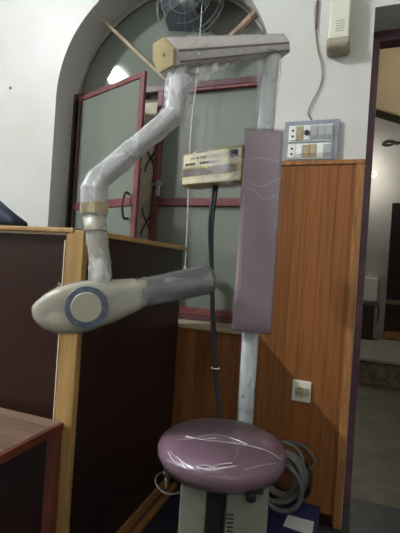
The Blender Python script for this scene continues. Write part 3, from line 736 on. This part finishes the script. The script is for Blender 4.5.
# cord
ca0 = P(203, -10, y=1.99); ca1 = P(185, 268, y=1.99)
cdth = thing('pull_cord', (ca0.x, 1.99, arch(ca0.x)-.01), 'thin white cord hanging down in front of the window', 'cord')
obj('cord', T(catmull([(ca0.x, 1.99, arch(ca0.x)-.003), (ca0.x, 1.99, ca0.z), P(197, 75, y=1.99), P(191, 130, y=1.99), P(187.5, 215, y=1.99), ca1]), .0032, seg=8), M['cord'], cdth, smooth=True)
bm = bmesh.new(); lathe(bm, ca1, [(.003, .012), (.008, 0), (.009, -.018), (.004, -.024)][::-1], UP, 14); obj('cord_pull', bm, M['cord'], cdth)

# ------------------------------------------------------------------ wall fittings
def wx(px, py): return P(px, py, y=D-.001)
# louvred box
a0, a1 = wx(329, 20), wx(351, 20); zb_ = wx(339, 38).z; zc = wx(339, 50).z
lb_ = thing('louvred_box', ((a0.x+a1.x)/2, D, zc), 'tall cream plastic louvred box on the wall above the switchboard', 'wall box')
dep = .075; zb_ = P(339, 38, y=D-dep).z; x0, x1 = a0.x+.006, a1.x-.002
body = obj('casing', B(x0, x1, D-dep, D-.001, zb_, zb_+.42), M['creambox'], lb_, bevel=.01)
bm = bmesh.new()
for i in range(5):
    z_ = P(338, 21, y=D-dep).z-.011*i; box(bm, x0+.03, x1-.022, D-dep-.0012, D-dep+.004, z_-.0014, z_+.0014)
obj('louvre_slots', bm, M['olivebox'], body)
bm = bmesh.new()
hull_prism(bm, [(x0-.006, D-dep-.008, zb_+.006), (x0-.006, D-dep-.008, zb_-.03), (x0-.006, D-dep+.012, zb_-.046), (x0-.006, D-.001, zb_-.046), (x0-.006, D-.001, zb_+.006)], Vector((x1-x0+.012, 0, 0)))
obj('end_cap', bm, M['olivebox'], lb_, bevel=.012)
# wires
wr = []
p_ = [(319, -12), (317.5, 0), (315, 10), (315, 30), (318, 50), (322, 68), (320, 85), (312, 102), (308, 113), (311, 120)]
pts = [P(a, b, y=D-.006) for a, b in p_]
pts = [Vector((pts[0].x, D-.006, CZ-.01))] + pts
tw = thing('twin_wire', (pts[-1].x, D-.006, pts[-1].z), 'thin red-brown twin wire dangling down the wall into the switchboard', 'wire')
for s in (0, 1):
    obj('strand', T(catmull([p+Vector((.004*s+.002*math.sin(i*2+s), -.002*s, 0)) for i, p in enumerate(pts)]), .0014, seg=6), M['wire'], tw, smooth=True)
# switchboard
l_, r_ = wx(284.5, 144), wx(338.5, 140); zt_ = wx(310, 122).z; zb2 = wx(310, 161.5).z
sb = thing('switchboard', ((l_.x+r_.x)/2, D, zb2), 'blue-grey switchboard with two rows of switches above the wood panelling', 'switchboard')
bm = bmesh.new(); box(bm, l_.x, r_.x, D-.022, D-.001, zb2, zt_); obj('back_plate', bm, M['plate'], sb, bevel=.003)
kinds = [['socket', 'tan', 'round', 'grey', 'grey', 'grey'], ['socket', 'white', 'tan', 'tan', 'white', 'grey']]
for ri, (ya, yb) in enumerate(((128, 141.5), (146, 158.5))):
    z1_, z0_ = wx(292, ya+1).z, wx(292, yb+1).z
    X0, X1 = wx(290, 140).x, wx(332, 140).x; stp = (X1-X0)/6
    obj('switch_tray', B(X0-.004, X1+.004, D-.026, D-.022, z0_-.006, z1_+.006), M['white'], sb, bevel=.001)
    for j, kd_ in enumerate(kinds[ri]):
        xa_, xb_ = X0+stp*j+.0012, X0+stp*(j+1)-.0012
        mm = {'socket': 'white', 'white': 'white', 'tan': 'tanp', 'round': 'white', 'grey': 'grey'}[kd_]
        nm = {'socket': 'socket', 'round': 'regulator'}.get(kd_, 'switch')
        bm = bmesh.new()
        if nm == 'switch': hull_prism(bm, [(xa_, D-.026, z0_), (xa_, D-.030, z0_), (xa_, D-.036, z0_+(z1_-z0_)*.3), (xa_, D-.031, z1_), (xa_, D-.026, z1_)], Vector((xb_-xa_, 0, 0)))
        else: box(bm, xa_, xb_, D-.032, D-.026, z0_, z1_)
        so = obj(nm, bm, M[mm], sb, bevel=.001)
        if nm == 'socket':
            bm = bmesh.new()
            for f in (.28, .7): lathe(bm, ((xa_+xb_)/2, D-.0318, z0_+(z1_-z0_)*f), [(.0055, 0), (.0055, .0008)], (0, -1, 0), 12)
            obj('pin_holes', bm, M['hole'], so)
        if nm == 'regulator':
            bm = bmesh.new(); lathe(bm, ((xa_+xb_)/2, D-.032, (z0_+z1_)/2), [(.012, 0), (.011, .01), (.001, .0105)], (0, -1, 0), 20); obj('knob', bm, M['darkgap'], so)
# wall socket
a0, a1 = wx(293.5, 378), wx(310.5, 401.5)
ws = thing('wall_socket', ((a0.x+a1.x)/2, D-.018, a1.z), 'cream wall socket on the orange wood panelling', 'socket')
zmn, zmx = a1.z, a0.z
obj('cover_plate', B(a0.x, a1.x, D-.03, D-.018, zmn, zmx), M['creambox'], ws, bevel=.003)
mid = (a0.x+a1.x)/2
so = obj('outlet', B(a0.x+.014, mid+.012, D-.036, D-.03, zmn+.022, zmx-.03), M['tanp'], ws, bevel=.002)
obj('rocker', B(mid+.016, a1.x-.006, D-.035, D-.03, zmn+.03, zmx-.03), M['olivebox'], ws, bevel=.001)
bm = bmesh.new()
for dx_, dz_ in ((0, .012), (-.008, -.008), (.008, -.008)): lathe(bm, ((a0.x+.014+mid+.012)/2+dx_, D-.0358, (zmn+zmx)/2+dz_), [(.0035, 0), (.0035, .0006)], (0, -1, 0), 10)
obj('pin_holes', bm, M['hole'], so)

# small screw in left plaster
ps = P(10.5, 88, y=D)
bm = bmesh.new(); lathe(bm, (ps.x, D, ps.z), [(.009, -.0005), (.009, .006), (.005, .01)], (0, -1, 0), 12); tag(obj('wall_plug', bm, M['tanp']), 'tiny dark plug in the white plaster left of the window', 'wall plug')

# ------------------------------------------------------------------ hoses and cartons by the wall
hc = P(283, 475, y=1.71)
CYT = .085
hr = .092
bm = bmesh.new(); pts = []
for i in range(150):
    a = 2*PI*i/24; r = hr*(.93+.09*math.sin(i*.37)+.05*math.sin(i*.11))
    pts.append(hc+Vector((r*math.cos(a)-.012+.012*math.sin(i*.05), .06-.022*i/24, r*math.sin(a)*1.12+.008*math.sin(i*.21))))
tube(bm, pts, .0095, seg=8)
hs = thing('grey_hose_coil', (hc.x, hc.y, CYT), 'coil of grey ribbed hose leaning on the panelling beside the seat', 'hose')
obj('hose_turns', bm, M['hose'], hs, smooth=True)
lo = [P(a, b, y=1.86) for a, b in ((268, 462), (274, 447), (288, 442), (303, 446), (312, 456), (314, 463), (307, 469))]
obj('hose_end', T(catmull(lo), .0085, seg=10), M['hose'], hs, smooth=True)
k0_, k1_ = P(262, 462, y=1.84), P(309, 508, y=1.84)
bkc = Vector(((k0_.x+k1_.x)/2, 1.86, CYT+.0985+.01))
bm = bmesh.new(); pts = []
for i in range(170):
    a = 2*PI*i/24; r = .088*(1+.1*math.sin(i*.31)); pts.append(bkc+Vector((r*math.cos(a)*1.1, .03-.009*i/24+.004*math.sin(i), r*math.sin(a))))
tube(bm, pts, .010, seg=8)
tag(obj('black_cable_coil', bm, M['black'], smooth=True), 'coil of black cable behind the grey hose coil', 'cable')
c0_ = P(262, 512, z=CYT); 
nb = thing('navy_carton', (c0_.x+.1, 1.75, 0), 'flat navy carton with a white paper on the floor by the panelling', 'carton')
cxa, cxb = c0_.x-.02, P(318, 522, y=1.8).x
obj('carton_body', B(cxa, cxb, 1.56, 1.885, .0065, CYT-.004), M['carton'], nb, bevel=.003)
obj('carton_lid', B(cxa-.003, cxb+.003, 1.557, 1.888, CYT-.02, CYT), M['carton'], nb, bevel=.003)
pp = [P(a, b, z=CYT+.001) for a, b in ((288, 515), (314, 522), (312, 536), (283, 526))]
bm = bmesh.new(); hull_prism(bm, pp, Vector((0, 0, .0012))); tag(obj('white_paper', bm, M['paper']), 'white paper lying on the flat navy carton', 'paper')

# ------------------------------------------------------------------ world and view
w = bpy.data.worlds.new('world'); bpy.context.scene.world = w; w.use_nodes = True
w.node_tree.nodes['Background'].inputs[0].default_value = (.02, .025, .03, 1); w.node_tree.nodes['Background'].inputs[1].default_value = .5
vs = bpy.context.scene.view_settings
vs.view_transform = 'Standard'; vs.look = 'None'; vs.gamma = 1; vs.use_curve_mapping = False; vs.exposure = 0.0
